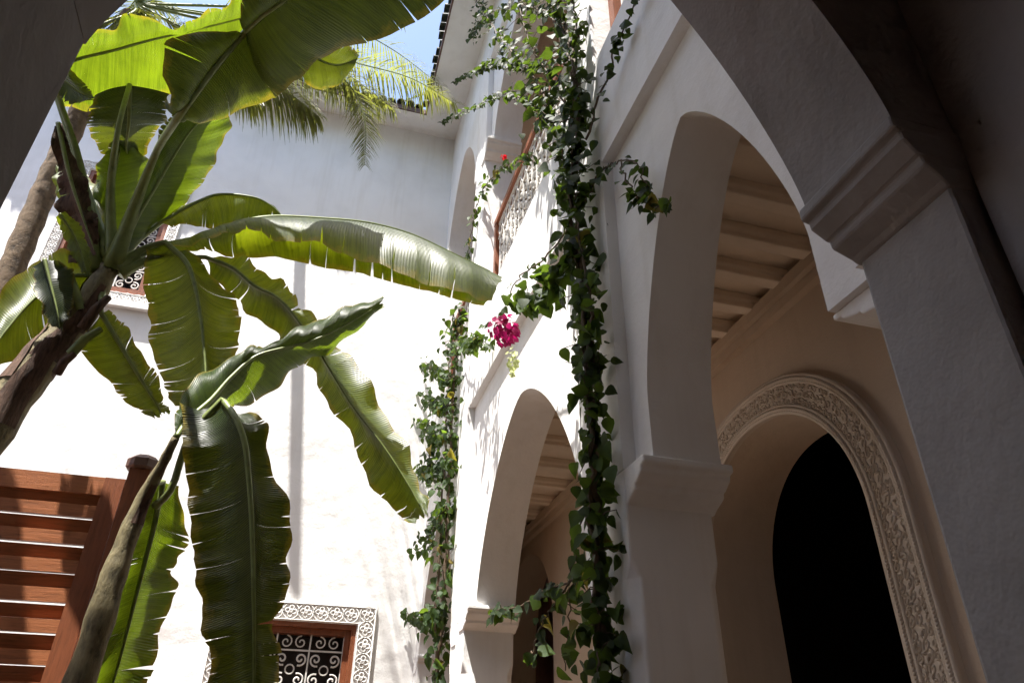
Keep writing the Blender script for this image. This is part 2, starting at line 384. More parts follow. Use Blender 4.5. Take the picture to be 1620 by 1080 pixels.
for s_, k in ((.12, 420), (.885, 480)):                               # twisted rope
    for i in range(k):
        t0 = i/k; a = band_pt(t0, s_-.05); b = band_pt(t0+.003, s_+.05)
        mb.tube([(G0-.031, a[0], a[1]), (G0-.042, (a[0]+b[0])/2, (a[1]+b[1])/2), (G0-.031, b[0], b[1])], .007, 4, False)
o = mb.build('rope_relief', M['stucco'], bandroot, 180); o['kind'] = 'stuff'
mb = MB(); rr = random.Random(3); k = 150
for i in range(k):                                                    # curling leaf scrolls
    tc_ = (i+.5)/k
    for cs, cr in ((.31, .085), (.50, .105), (.69, .085)):
        sg = 1 if (i + int(cs*10)) % 2 else -1
        ct = tc_ + rr.uniform(-.0006, .0006) + (.5/k if cs == .5 else 0); pts = []; a0 = rr.uniform(0, .8)
        for j in range(11):
            f = j/10; an = a0 + sg*f*1.25*2*math.pi; r_ = cr*(1-.78*f)
            u, v = band_pt(min(.999, max(.001, ct + math.cos(an)*r_*.036)), cs + math.sin(an)*r_); pts.append((G0-.031, u, v))
        mb.tube(pts, [.0062-.0026*j/10 for j in range(11)], 4, False)
    for q in range(3):
        tt = tc_ + rr.uniform(-.003, .003); ss = rr.uniform(.25, .75)
        u, v = band_pt(min(.999, max(.001, tt)), ss); u2, v2 = band_pt(min(.999, max(.001, tt+rr.uniform(-.003, .003))), ss+rr.uniform(-.06, .06))
        mb.tube([(G0-.029, u, v), (G0-.036, (u+u2)/2, (v+v2)/2), (G0-.029, u2, v2)], [.002, .007, .002], 4, False)
o = mb.build('scroll_relief', M['stucco'], bandroot, 180); o['kind'] = 'stuff'

gc = thing('gallery_ceiling', 'cream beamed gallery ceiling behind the arcade arches', 'ceiling', (1.7, 3.5, 2.2))
mb = MB(); mb.box(T1-.002, G1, -.6, 9.2, 2.165, 2.4); mb.build('boarding', M['ceil'], gc)
yb = .95
while yb < 8.6:
    mb = MB(); bw, b2 = .048, .034
    pr = [(yb-bw, 2.166), (yb-bw, 2.125), (yb-b2, 2.118), (yb-b2, 2.088), (yb+b2, 2.088), (yb+b2, 2.118), (yb+bw, 2.125), (yb+bw, 2.166)]
    mb.prism(pr, lambda p, q, a: (a, p, q), T1, G0)
    soft(mb.build('beam', M['ceil'], gc, None, True)); yb += .246 if yb < 3.4 else .42
ug = thing('upper_gallery_wall', 'rose plaster wall of the first-floor gallery behind the railing', 'wall', (2.1, 3.5, ZF))
mb = MB(); mb.box(2.1, 2.2, -.6, 6.6, ZF, 6.5); mb.build('plaster_face', M['pink'], ug)
mb = MB(); mb.box(T1-.005, 2.1, .3, 6.6, 6.2, 6.4); mb.build('ceiling', M['cream'], ug)
mb = MB(); mb.box(T1+.001, 2.099, .3, 6.6, ZF-.15, ZF-.002); mb.build('floor_slab', M['cream'], ug)
mb = MB(); mb.box(T0, 2.099, .55, .799, ZF, 6.2); mb.build('end_wall', M['pink'], ug)
mb = MB(); mb.box(1.30, 2.099, 6.46, 6.6, ZF, 6.2); mb.build('end_wall', M['pink'], ug)

# ------------------------------------------------------------------ near wall with the arch the camera looks through
AA = dict(c=.178, half=.588, zs=.88, stilt=.0, rise=.90, p=1.5, q=.75)
na = thing('near_arch_wall', 'shaded grey plaster wall with the big arch overhead in front', 'wall', (.9, .69, GROUND))
mb = MB(); N0, N1 = .585, .80
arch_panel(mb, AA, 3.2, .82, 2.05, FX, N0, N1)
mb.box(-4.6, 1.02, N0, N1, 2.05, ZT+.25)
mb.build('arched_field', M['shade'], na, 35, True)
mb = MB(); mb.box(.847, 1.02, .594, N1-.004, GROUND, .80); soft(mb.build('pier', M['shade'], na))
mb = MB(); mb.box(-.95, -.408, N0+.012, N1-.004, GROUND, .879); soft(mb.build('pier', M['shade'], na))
mb = MB(); vs = []; fs = []
for o_, z_ in CAP_PROF:                                               # impost mouldings wrap the pier on three sides
    xa, ya, yb_ = AA['c']+AA['half']-.008+o_*.72, N0-.006+o_*.1, N1+.012-o_*.1
    vs += [(xa, ya, .88+z_*.86), (1.018, ya, .88+z_*.86), (1.018, yb_, .88+z_*.86), (xa, yb_, .88+z_*.86)]
for k in range(len(CAP_PROF)-1):
    for c in range(4): fs.append((k*4+c, k*4+(c+1) % 4, (k+1)*4+(c+1) % 4, (k+1)*4+c))
fs += [(0, 1, 2, 3), tuple(range(len(vs)-4, len(vs)))]
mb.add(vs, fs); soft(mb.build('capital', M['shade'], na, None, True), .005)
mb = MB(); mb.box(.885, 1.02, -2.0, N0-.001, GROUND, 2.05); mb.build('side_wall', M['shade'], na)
mb = MB(); mb.box(-4.6, 1.02, -2.2, -1.9, GROUND, 2.05); mb.build('rear_wall', M['pink'], na)
mb = MB(); mb.box(-4.8, -4.6, -2.2, N1, GROUND, 2.2); mb.build('end_wall', M['pink'], na)
mb = MB(); mb.box(-4.6, 1.02, -2.2, N0, 2.05, 2.2); mb.build('ceiling', M['doorwood'], na)
for i in range(9):
    mb = MB(); x = .72-i*.27; mb.box(x-.045, x+.045, -1.9, N0-.001, 1.95, 2.049); mb.build('beam', M['darkwood'], na)

# ------------------------------------------------------------------ far wall with two windows
YC = 6.40
fwt = thing('courtyard_wall', 'tall white far wall, sunlit below and shaded under the eaves', 'wall', (-1.5, YC, GROUND))
WL = (-.46, .50, -.35, 1.06); WU = (-2.70, -1.84, 3.86, 5.25)          # the two openings x0 x1 z0 z1
mb = MB()
xs = [-7.2, WU[0], WU[1], WL[0], WL[1], 1.0]
zs_ = {(-7.2, WU[0]): [], (WU[0], WU[1]): [WU], (WU[1], WL[0]): [], (WL[0], WL[1]): [WL], (WL[1], 1.0): []}
for (x0, x1), op in zs_.items():
    if not op: mb.box(x0, x1, YC, YC+.3, GROUND, ZT+.25)
    else:
        q = op[0]; mb.box(x0, x1, YC, YC+.3, GROUND, q[2]); mb.box(x0, x1, YC, YC+.3, q[3], ZT+.25)
mb.build('plaster_face', M['white'], fwt)
def scroll(mb, cx, cz, r, turns, a0, sgn, y, rad, n=22, r1=.16):
    pts = []
    for j in range(n+1):
        f = j/n; an = a0 + sgn*f*turns*2*math.pi; q = r*(1-(1-r1)*f)
        pts.append((cx+math.cos(an)*q, y, cz+math.sin(an)*q))
    mb.tube(pts, rad, 5, False)
def window(op, sur, label):
    x0, x1, z0, z1 = op; wr = part_root('window', fwt); wr['label'] = label
    mb = MB(); s_ = sur                                                # carved stucco surround, slightly proud
    for b in ((x0-s_, x0, z0-s_, z1+s_), (x1, x1+s_, z0-s_, z1+s_), (x0, x1, z1, z1+s_), (x0, x1, z0-s_, z0)):
        mb.box(b[0], b[1], YC-.02, YC-.001, b[2], b[3])
    mb.build('surround', M['carved'], wr)
    mb = MB(); c = s_*.5; yy = YC-.026
    def cell(cx, cz, r):
        for k in range(4):
            an = k*math.pi/2
            scroll(mb, cx+math.cos(an)*r*.42, cz+math.sin(an)*r*.42, r*.42, .8, an+math.pi, 1, yy, .0062, 9, .3)
        scroll(mb, cx, cz, r*.95, 1.0, 0, 1, yy, .0055, 12, 1.0)
        scroll(mb, cx, cz, r*.2, 1.0, 0, 1, yy, .007, 6, 1.0)
    nz = int((z1-z0+2*s_)/s_*1.25); nx = int((x1-x0)/s_*1.25)
    for i in range(nz):
        zz = z0-s_+(i+.5)*(z1-z0+2*s_)/nz
        for xx in (x0-c, x1+c): cell(xx, zz, (z1-z0+2*s_)/nz*.55)
    for i in range(nx):
        xx = x0+(i+.5)*(x1-x0)/nx; cell(xx, z1+c, (x1-x0)/nx*.55); cell(xx, z0-c, (x1-x0)/nx*.55)
    for e in (.012, s_-.012):
        mb.tube([(x0-e, yy, z0-e), (x0-e, yy, z1+e), (x1+e, yy, z1+e), (x1+e, yy, z0-e), (x0-e, yy, z0-e)], .008, 4)
    o = mb.build('carved_relief', M['carved'], wr, 180); o['kind'] = 'stuff'
    f = .085
    mb = MB()                                                          # stepped cedar frame
    for k, (ff, y0) in enumerate(((f*.45, YC-.012), (f, YC+.03))):
        i0 = 0 if k == 0 else f*.45
        mb.box(x0+i0, x0+ff, y0, YC+.12, z0+i0, z1-i0); mb.box(x1-ff, x1-i0, y0, YC+.12, z0+i0, z1-i0)
        mb.box(x0+ff, x1-ff, y0+.001, YC+.119, z1-ff, z1-i0); mb.box(x0+ff, x1-ff, y0+.001, YC+.119, z0+i0, z0+ff)
    mb.build('frame', M['woodv'], wr)
    a0, a1, b0, b1 = x0+f, x1-f, z0+f, z1-f
    mb = MB(); yg = YC+.055
    nx = 3; cw = (a1-a0)/nx; nz = max(2, round((b1-b0-.12)/cw)); ch = (b1-b0-.12)/nz
    for i in range(nx+1): mb.box(a0+i*cw-.006, a0+i*cw+.006, yg-.006, yg+.006, b0, b1)
    for j in range(nz+1): mb.box(a0, a1, yg-.0062, yg+.0058, b0+j*ch-.006, b0+j*ch+.006)
    for i in range(nx):
        for s2 in (-1, 1): scroll(mb, a0+(i+.5)*cw+s2*cw*.22, b1-.06, .05, 1.3, math.pi/2, s2, yg, .006, 16)
        for j in range(nz):
            cx, cz = a0+(i+.5)*cw, b0+(j+.5)*ch
            for sx in (-1, 1):
                for sz in (-1, 1):
                    scroll(mb, cx+sx*cw*.27, cz+sz*ch*.27, cw*.19, 1.35, math.atan2(-sz, -sx)+.4*sx*sz, sx*sz, yg, .0075, 20)
            scroll(mb, cx, cz, cw*.13, 1, 0, 1, yg, .006, 12, 1.0)
    mb.build('iron_grille', M['iron'], wr, 60)
    mb = MB(); mb.box(x0, x1, YC+.24, YC+.29, z0, z1); mb.build('dark_interior', M['void'], wr)
window(WL, .15, 'lower window with red wood frame and scrolled iron grille')
window(WU, .11, 'upper window with scrolled iron grille behind the banana crown')
mb = MB(); mb.box(WU[0]-.16, WU[1]+.12, YC-.07, YC-.022, WU[2]-.17, WU[2]-.112); mb.build('sill', M['white'], fwt)
lw = thing('side_courtyard_wall', 'white courtyard wall opposite the arcade', 'wall', (-7.0, 3.5, GROUND))
mb = MB(); mb.box(-7.3, -7.0, .8, 6.4, GROUND, ZT+.25); mb.build('plaster_face', M['white'], lw)

# ------------------------------------------------------------------ tiled eaves
def eave(name, label, fn, u0, u1, m0=0, m1=1, OV=.42):
    """fn(u, out, z): out = distance in front of the wall"""
    t = thing(name, label, 'roof', fn((u0+u1)/2, 0, ZT))
    mb = MB(); mb.prism([(0, ZT+.10), (0, ZT+.16), (OV, ZT+.03), (OV, ZT-.03)], lambda p, q, a: fn(a + (m0*p if a == u0 else -m1*p), p, q), u0, u1)
    mb.build('soffit', M['white'], t, None, True)
    mb = MB(); mb.prism([(OV, ZT-.035), (OV, ZT+.035), (OV+.018, ZT+.035), (OV+.018, ZT-.035)], lambda p, q, a: fn(a + (m0*p if a == u0 else -m1*p), p, q), u0, u1)
    mb.build('fascia', M['darkwood'], t, None, True)
    u0, u1 = u0+m0*(OV+.05), u1-m1*(OV+.05); k = int((u1-u0)/.105)
    mb = MB(); r = .05; pr = []
    for j in range(9): an = math.pi*j/8; pr.append((math.cos(an)*r, math.sin(an)*r*1.1))
    for j in range(8, -1, -1): an = math.pi*j/8; pr.append((math.cos(an)*r*.78, math.sin(an)*r*.85))
    org = parent_origin(t); out0, out1 = OV+.055, -.05
    z0, z1 = ZT+.03, ZT+.17
    vs = []
    for a_ in (0, 1):
        for p in pr:
            P = W(fn(p[0], out0 if a_ == 0 else out1, (z0 if a_ == 0 else z1)+p[1])) - W(fn(0, OV, ZT)); vs.append(P)
    nn = len(pr); fs = [(i, (i+1) % nn, nn+(i+1) % nn, nn+i) for i in range(nn)] + [tuple(range(nn))]
    me = bpy.data.meshes.new('tile'); me.from_pydata([tuple(v) for v in vs], [], fs); me.update()
    me.shade_smooth(); me.set_sharp_from_angle(angle=R_(50)); me.materials.append(M['tile'])
    for i in range(k):
        o = bpy.data.objects.new('tile', me); COL.objects.link(o); o.parent = t
        p = W(fn(u0+(i+.5)*(u1-u0)/k, OV+rnd.uniform(-.02, .02), ZT+rnd.uniform(-.006, .008))) - org
        o.location = p; o.rotation_euler = (rnd.uniform(-.03, .03), rnd.uniform(-.03, .03), rnd.uniform(-.04, .04))
    return t
eave('tiled_eave', 'dark glazed tile eave along the top of the far wall', lambda u, o, z: (u, YC-o, z), -7.2, 1.0)
eave('tiled_eave', 'dark glazed tile eave seen steeply above the arcade wall', lambda u, o, z: (1.0-o, u, z), .80, YC, 1, 1)
eave('tiled_eave', 'tile eave above the near arch wall', lambda u, o, z: (u, .80+o, z), -4.6, 1.0)

# ------------------------------------------------------------------ balcony railings
def railing(y0, y1, label):
    X = 1.13; t = thing('balcony_railing', label, 'railing', (X, (y0+y1)/2, ZF), 'railings of the first-floor gallery')
    zb, zt = ZF+.04, ZF+.92
    mb = MB(); mb.box(X-.032, X+.032, y0, y1, zt, zt+.055); mb.build('handrail', M['woodv'], t)
    for y in (y0+.03, y1-.03):
        mb = MB(); mb.box(X-.028, X+.028, y-.028, y+.028, ZF, zt-.001); mb.build('post', M['woodv'], t)
    mb = MB()
    for zz in (zb, zb+.30, zt-.17, zt-.018): mb.box(X-.009, X+.009, y0+.058, y1-.058, zz, zz+.016)
    mb.build('rail_bar', M['iron'], t)
    n = int((y1-y0)/.11); st = (y1-y0-.116)/n
    for i in range(n):
        y = y0+.058+(i+.5)*st
        mb = MB(); mb.tube([(X, y, zb), (X, y, zt-.17)], .0085, 5); mb.build('baluster', M['iron'], t, 60)
    mb = MB()
    for i in range(n):
        y = y0+.058+i*st
        for zc, s in ((zb+.16, 1), (zb+.40, -1), (zb+.58, 1)):
            for sg in (1, -1):
                pts = []
                for j in range(15):
                    f = j/14; an = math.pi/2*sg + s*f*1.35*2*math.pi; q = .042*(1-.8*f)
                    pts.append((X, y+math.cos(an)*q, zc+sg*.05+math.sin(an)*q))
                mb.tube(pts, .0075, 4, False)
        mb.tube([(X, y+st*.5+math.cos(k*math.pi/5)*.045, zt-.086+math.sin(k*math.pi/5)*.06) for k in range(11)], .007, 4, False)
    o = mb.build('scrollwork', M['iron'], t, 180); o['kind'] = 'stuff'
railing(2.5, 4.54, 'cream iron scroll railing with red-brown handrail above the wide arch')
railing(4.95, 6.2, 'shorter scroll railing in the corner bay beyond the lit pier')
railing(.82, 2.14, 'scroll railing of the near bay, high above the tall arch')

# ------------------------------------------------------------------ louvred cedar screen
YS = 3.6
ls = thing('louvred_screen', 'red-brown cedar louvred screen with a capped post, behind the banana stem', 'screen', (-1.4, YS, GROUND))
x0, x1, ztop = -2.35, -.855, 1.165
mb = MB(); mb.box(x1-.085, x1, YS-.025, YS+.025, GROUND, ztop); mb.build('stile', M['woodv'], ls)
mb = MB(); mb.box(x0, x0+.085, YS-.025, YS+.025, GROUND, ztop); mb.build('stile', M['woodv'], ls)
mb = MB(); mb.box(x0+.085, x1-.085, YS-.024, YS+.024, ztop-.085, ztop-.002); mb.build('top_rail', M['wood'], ls)
z = ztop-.16; rs = random.Random(9)
while z > GROUND+.1:                                                   # upright board, recessed louvre above it, thin open joint
    e = rs.uniform(-.003, .003)
    mb = MB(); mb.box(x0+.085, x1-.085, YS-.018+e, YS+.010+e, z-.030, z+.026+e); mb.build('slat', M['wood'], ls)
    mb = MB(); pr = [(YS+.020, z+.030), (YS+.032, z+.030), (YS+.010, z+.086+e), (YS-.004, z+.085+e)]
    mb.prism(pr, lambda p, q, a: (a, p, q), x0+.087, x1-.087); mb.build('slat', M['wood'], ls, None, True)
    z -= .1215
mb = MB(); mb.box(x1+.008, x1+.098, YS-.05, YS+.04, GROUND, 1.215); mb.build('post', M['woodv'], ls)
mb = MB(); q = [(.078, 1.215), (.092, 1.225), (.092, 1.262), (.06, 1.285)]
cx, cy_ = x1+.053, YS-.005; vs = []; fs = []
for h_, zz in [(.05, 1.2149)] + q:
    for k in range(8):
        an = math.pi/8+k*math.pi/4; vs.append((cx+math.cos(an)*h_*.82, cy_+math.sin(an)*h_*.82, zz))
for i in range(4):
    for k in range(8): fs.append((i*8+k, i*8+(k+1) % 8, (i+1)*8+(k+1) % 8, (i+1)*8+k))
fs.append(tuple(range(32, 40))); mb.add(vs, fs); mb.build('post_cap', M['darkwood'], ls)
#PLANTS
# ------------------------------------------------------------------ banana plants
def catmull(P, n):
    out = []; k = len(P)-1
    for i in range(n+1):
        x = i/n*k; j = min(int(x), k-1); f = x-j
        p0 = P[j-1] if j > 0 else P[0]*2-P[1]
        p3 = P[j+2] if j+2 <= k else P[k]*2-P[k-1]
        p1, p2 = P[j], P[j+1]
        out.append(.5*((2*p1)+(p2-p0)*f+(2*p0-5*p1+4*p2-p3)*f*f+(3*p1-p0-3*p2+p3)*f*f*f))
    return out
def banana_leaf(plant, st, Y, mat_, tears=4, ripple=.012, bulge=.03, seed=0, petiole=None, ribr=.011, label=None, pet=3.4, micro=12):
    """st: stations (mx,my,dYm, lx,ly,dYl, rx,ry,dYr); Y = (base, tip) distance; edges and rib become real 3-D rails"""
    rr = random.Random(seed*31+5); k = len(st)
    mids, Ls, Rs = [], [], []
    for i, s in enumerate(st):
        y = Y[0]+(Y[1]-Y[0])*i/(k-1)
        mids.append(atY(s[0], s[1], y+s[2])); Ls.append(atY(s[3], s[4], y+s[5])); Rs.append(atY(s[6], s[7], y+s[8]))
    n = 64; mid = catmull(mids, n); LE = catmull(Ls, n); RE = catmull(Rs, n)
    length = sum((mid[i+1]-mid[i]).length for i in range(n))
    me = bpy.data.meshes.new('blade'); V = []; F = []; UV = []
    def lerp(a, x):
        x = max(0, min(n, x)); j = min(int(x), n-1); return a[j].lerp(a[j+1], x-j)
    for side, E_, sg in ((0, LE, -1), (1, RE, 1)):
        cuts = [(rr.uniform(.12, .93), rr.uniform(.3, .8), rr.uniform(.0015, .007)) for _ in range(tears)]
        cuts += [(rr.uniform(.06, .97), rr.uniform(.05, .2), rr.uniform(.001, .005)) for _ in range(micro)]
        cuts.sort(); segs = []; prev = (0.0, 0, 0)
        for c in cuts + [(1.0, 0, 0)]:
            if c[0]-prev[0] < .02: continue
            segs.append((prev, c)); prev = c
        ph = rr.uniform(0, 6); fr = rr.uniform(3.5, 6.5)
        for (ca, cb) in segs:
            a, b = ca[0], cb[0]; m_ = max(2, int((b-a)*n)); base = len(V); nc = 7
            ga, gb, da, db = ca[2], cb[2], max(ca[1], .02), max(cb[1], .02)
            lift = rr.uniform(-1, 1)*.016*max(ca[1], cb[1])
            for i in range(m_+1):
                f = i/m_; s_ = a+(b-a)*f
                P = lerp(mid, s_*n); Q = lerp(E_, s_*n); T = (lerp(mid, s_*n+1)-lerp(mid, s_*n-1)).normalized()
                lat = Q-P; nm = T.cross(lat)*(-sg); nm = nm.normalized() if nm.length > 1e-7 else Vector((0, 0, 1))
                for c in range(nc+1):
                    t = c/nc
                    p = P+lat*t + nm*(bulge*math.sin(math.pi*t)*min(1, lat.length/.12))
                    amp = ripple*t**1.4*(math.sin(s_*length*fr*5+ph)+.6*math.sin(s_*length*fr*11.3+ph*2)) + lift*t*t
                    p = p + nm*amp*1.1 + lat.normalized()*((noise.noise(Vector((s_*14, sg*3, seed*1.7))))*.012*t if lat.length > 1e-6 else 0)
                    if f < .5: p = p+T*(ga*max(0, (t-(1-da))/da)*(1-2*f))
                    else: p = p-T*(gb*max(0, (t-(1-db))/db)*(2*f-1))
                    if s_ > .9: p = p+T*((s_-.9)*10*.03*noise.noise(Vector((t*9, sg*5, seed*.7))))
                    V.append(W(p)); UV.append((s_*length*S, sg*t))
            for i in range(m_):
                for c in range(nc):
                    q = (base+i*(nc+1)+c, base+i*(nc+1)+c+1, base+(i+1)*(nc+1)+c+1, base+(i+1)*(nc+1)+c)
                    F.append(q if sg < 0 else q[::-1])
    off = parent_origin(plant)
    me.from_pydata([tuple(v-off) for v in V], [], F); me.update()
    ul = me.uv_layers.new(name='leaf')
    for lp in me.loops: ul.data[lp.index].uv = UV[lp.vertex_index]
    me.shade_smooth(); me.materials.append(mat_)
    o = bpy.data.objects.new('leaf', me); COL.objects.link(o); o.parent = plant
    if label: o['label'] = label
    pts = []
    if petiole:
        pc = [atY(*q) for q in petiole] + [mids[0]]
        pc = catmull(pc, 10)[:-1]; pts = pc
    mb = MB(); nb = len(pts); full = pts+mid[:-2]
    r0 = ribr*pet
    rad = [max(ribr, r0*(1-.9*(i/max(1, nb))**.5)) if i < nb else ribr*(1-.8*(i-nb)/(n-1)) for i in range(len(full))]
    mb.tube(full, rad, 7); mb.build('midrib', M['rib'], o, 180)
    return o

def straight(st): return st
b1 = thing('banana_plant', 'big banana plant with fibrous stem at the picture edge and long arching leaves', 'banana plant', (-1.42, 3.0, GROUND), 'banana plants')
# stem: rough tube with overlapping sheaths
def stem(plant, pts, rads, nm, m_, seed, sheaths=0):
    rr = random.Random(seed); P = catmull([Vector(p) for p in pts], 36); k = len(rads)-1
    R = []
    for i in range(37):
        x = i/36*k; j = min(int(x), k-1); R.append((rads[j]*(1-(x-j))+rads[j+1]*(x-j))*(1+.06*math.sin(i*1.9+seed)+rr.uniform(-.04, .04)))
    mb = MB(); mb.tube(P, R, 14); mb.build(nm, m_, plant, 180)
    for q in range(sheaths):
        i0 = rr.randint(4, 30); i1 = min(36, i0+rr.randint(4, 10)); an = rr.uniform(0, 6.28); mb = MB(); n_ = 7
        vs = []; fs = []
        for i in range(i0, i1+1):
            f = (i-i0)/(i1-i0)
            for c in range(n_):
                a2 = an + (c/(n_-1)-.5)*1.7*(1-.75*f); rr_ = R[i]*(1.04+.12*f*f)
                vs.append(P[i]+Vector((math.cos(a2)*rr_, math.sin(a2)*rr_, 0)))
        for i in range(i1-i0):
            for c in range(n_-1): fs.append((i*n_+c, i*n_+c+1, (i+1)*n_+c+1, (i+1)*n_+c))
        mb.add(vs, fs); mb.build('sheath', M['dry'], plant, 180)
top1 = atY(172, 425, 3.0)
stem(b1, [(-1.42, 3.0, GROUND), (-1.37, 3.0, 0), (-1.28, 3.0, .9), (-1.17, 3.0, 1.4), tuple(atY(122,505,3.0)), tuple(top1)], [.12, .10, .09, .078, .064, .042], 'stem', M['stem'], 1, 8)
for k_, (sx, sy, ex, ey, r_) in enumerate(((130,520,172,470,.024), (112,560,160,520,.022), (105,500,98,440,.022), (128,490,110,430,.020), (90,590,118,560,.02))):
    a_, b_ = atY(sx, sy, 2.95), atY(ex, ey, 2.92); mb = MB(); mb.tube([a_, a_.lerp(b_, .5)+Vector((0, -.02, 0)), b_], [r_, r_*.9, r_*.62], 8); mb.build('leaf_stub', M['rib'] if k_ % 2 else M['dry'], b1, 60)
CR = (178, 425, 3.0)
banana_leaf(b1, [(86,108,0, 84,100,-.05, 86,118,.05), (125,92,0, 112,46,-.22, 100,172,.28), (180,78,0, 175,44,-.2, 160,170,.28), (240,62,0, 222,25,-.2, 223,158,.3),
    (300,48,0, 294,42,-.1, 285,142,.3), (345,38,0, 345,8,-.2, 335,122,.28), (400,24,0, 400,-18,-.2, 395,95,.25), (455,8,0, 460,-14,-.05, 455,30,.08)],
    (2.75, 2.55), M['bananay'], 0, .016, .02, 11, [(150,430,3.0), (140,330,2.98), (120,235,2.92), (95,160,2.85)], .013)
banana_leaf(b1, [(280,188,0, 263,160,-.02, 286,193,.02), (300,160,0, 264,147,-.08, 312,195,.12), (345,100,0, 263,62,-.12, 372,181,.22), (384,55,0, 378,49,-.02, 436,151,.25),
    (392,46,0, 381,40,-.03, 448,146,.25), (415,25,0, 383,-6,-.08, 482,114,.25), (450,0,0, 400,-60,-.12, 540,80,.25), (520,-65,0, 450,-120,-.12, 630,48,.25),
    (590,-120,0, 520,-170,-.1, 702,2,.22), (650,-165,0, 600,-210,-.06, 740,-70,.15), (700,-200,0, 690,-205,0, 715,-190,0)],
    (2.26, 1.5), M['bananad'], 2, .012, .03, 12, [CR, (212,330,2.85), (248,240,2.62)], .016, 'huge dark leaf arching up over the picture, seen from below')
banana_leaf(b1, [(430,40,0, 430,0,-.1, 470,108,.1), (490,85,0, 515,58,-.1, 492,137,.15), (530,102,0, 556,74,-.08, 530,139,.12), (566,92,0, 567,88,0, 563,97,0)],
    (2.75, 2.9), M['bananad'], 0, .01, .02, 13, [CR, (250,260,3.0), (350,110,2.85)], .009)
banana_leaf(b1, [(205,135,0, 152,150,0, 266,150,0), (204,190,0, 140,188,.05, 260,188,.05), (200,230,0, 150,228,.05, 240,225,.05), (203,259,0, 196,257,0, 212,257,0)],
    (2.75, 3.2), M['bananad'], 1, .012, .02, 14, [CR, (175,300,2.9), (188,200,2.7)], .012)
banana_leaf(b1, [(168,412,0, 160,405,0, 180,405,0), (172,345,0, 146,335,0, 225,345,.1), (180,285,0, 150,278,0, 238,280,.1), (190,235,0, 168,240,0, 225,235,.05), (196,205,0, 193,207,0, 199,207,0)],
    (3.3, 3.02), M['bananay'], 0, .01, .02, 15, None, .010)
banana_leaf(b1, [(192,398,0, 187,393,0, 200,399,.02), (216,345,0, 210,335,-.03, 262,350,.18), (246,295,0, 230,280,-.06, 312,300,.22), (276,245,0, 248,222,-.08, 346,240,.22), (302,207,0, 272,182,-.06, 365,190,.18), (330,180,0, 318,172,0, 352,182,.05)],
    (3.0, 2.9), M['bananay'], 0, .008, .02, 16, None, .014)
banana_leaf(b1, [(255,352,0, 256,347,.08, 260,354,-.02), (300,326,0, 312,326,.2, 300,357,.02), (345,308,0, 358,324,.22, 345,360,.05), (400,312,0, 410,336,.2, 382,352,.05), (428,325,0, 432,340,.15, 425,344,.04), (447,343,0, 447,345,.02, 446,345,0)],
    (3.1, 3.2), M['banana'], 2, .012, .02, 17, [CR, (215,385,3.05)], .011)
banana_leaf(b1, [(270,386,0, 275,396,.04, 272,390,-.03), (330,372,0, 335,398,.10, 333,380,-.08), (380,352,0, 372,408,.12, 385,364,-.11), (430,343,0, 430,408,.12, 430,376,-.14), (500,345,0, 490,418,.12, 500,387,-.15),
    (580,352,0, 570,433,.12, 570,412,-.15), (650,370,0, 645,453,.12, 650,440,-.15), (720,402,0, 705,469,.1, 720,463,-.12), (794,438,0, 766,485,.04, 778,478,-.04)],
    (3.0, 3.32), M['banana'], 9, .010, .035, 18, [(188,430,3.0), (225,402,3.0)], .014, 'long arching torn leaf with a bright sunlit flank')
banana_leaf(b1, [(262,383,0, 230,390,.0, 298,395,0), (295,415,0, 229,440,.06, 348,447,.08), (309,455,0, 233,480,.08, 378,487,.1), (317,500,0, 238,530,.08, 380,512,.1), (322,545,0, 248,578,.08, 375,552,.1), (325,592,0, 262,612,.06, 362,592,.08), (318,628,0, 275,642,.03, 330,632,.03)],
    (2.95, 2.85), M['banana'], 1, .010, .03, 19, [(188,428,3.0), (225,395,2.98)], .013, 'broad hanging leaf below the long arching one')
banana_leaf(b1, [(325,407,0, 328,411,0, 330,402,.02), (368,424,0, 345,450,.12, 388,412,.06), (402,452,0, 385,486,.15, 432,437,.09), (440,472,0, 425,522,.15, 466,468,.1), (472,508,0, 458,552,.15, 497,506,.1), (508,562,0, 498,600,.15, 548,556,.1),
    (556,640,0, 535,657,.13, 592,622,.1), (606,705,0, 575,742,.13, 632,692,.1), (645,765,0, 612,798,.1, 665,762,.07), (672,815,0, 650,828,.03, 676,812,0)],
    (3.0, 2.92), M['banana'], 2, .016, .03, 20, [(190,432,3.0), (250,408,3.0)], .011, 'narrow leaf drooping across the white wall down to the far vine')
banana_leaf(b1, [(160,495,0, 140,520,0, 172,486,0), (192,548,0, 126,548,.05, 203,520,.04), (222,598,0, 165,597,.06, 236,572,.05), (245,635,0, 205,640,.04, 258,625,.03), (256,656,0, 240,657,0, 271,652,0)],
    (2.93, 2.98), M['banana'], 1, .010, .02, 21, [(160,450,3.0)], .011)
banana_leaf(b1, [(78,112,0, 86,100,0, 76,130,0), (105,131,0, 120,114,.02, 94,152,.02), (126,146,0, 140,142,.02, 110,166,.02), (148,156,0, 149,154,0, 146,160,0)], (2.6, 2.6), M['bananad'], 0, .008, .01, 22, None, .008)
banana_leaf(b1, [(92,195,0, 86,200,0, 98,200,0), (108,270,0, 88,285,.05, 132,280,.03), (128,335,0, 98,350,.06, 149,335,.03), (152,402,0, 110,420,.02, 160,400,.02)], (2.86, 2.95), M['dry'], 0, .015, .03, 23, None, .012, 'dark brown withered leaf sheath by the crown')
banana_leaf(b1, [(94,338,0, 88,344,0, 104,334,0), (120,378,0, 106,388,.02, 136,374,.02), (138,432,0, 130,432,0, 144,428,0)], (2.8, 2.9), M['banana'], 0, .006, .01, 24, None, .007)
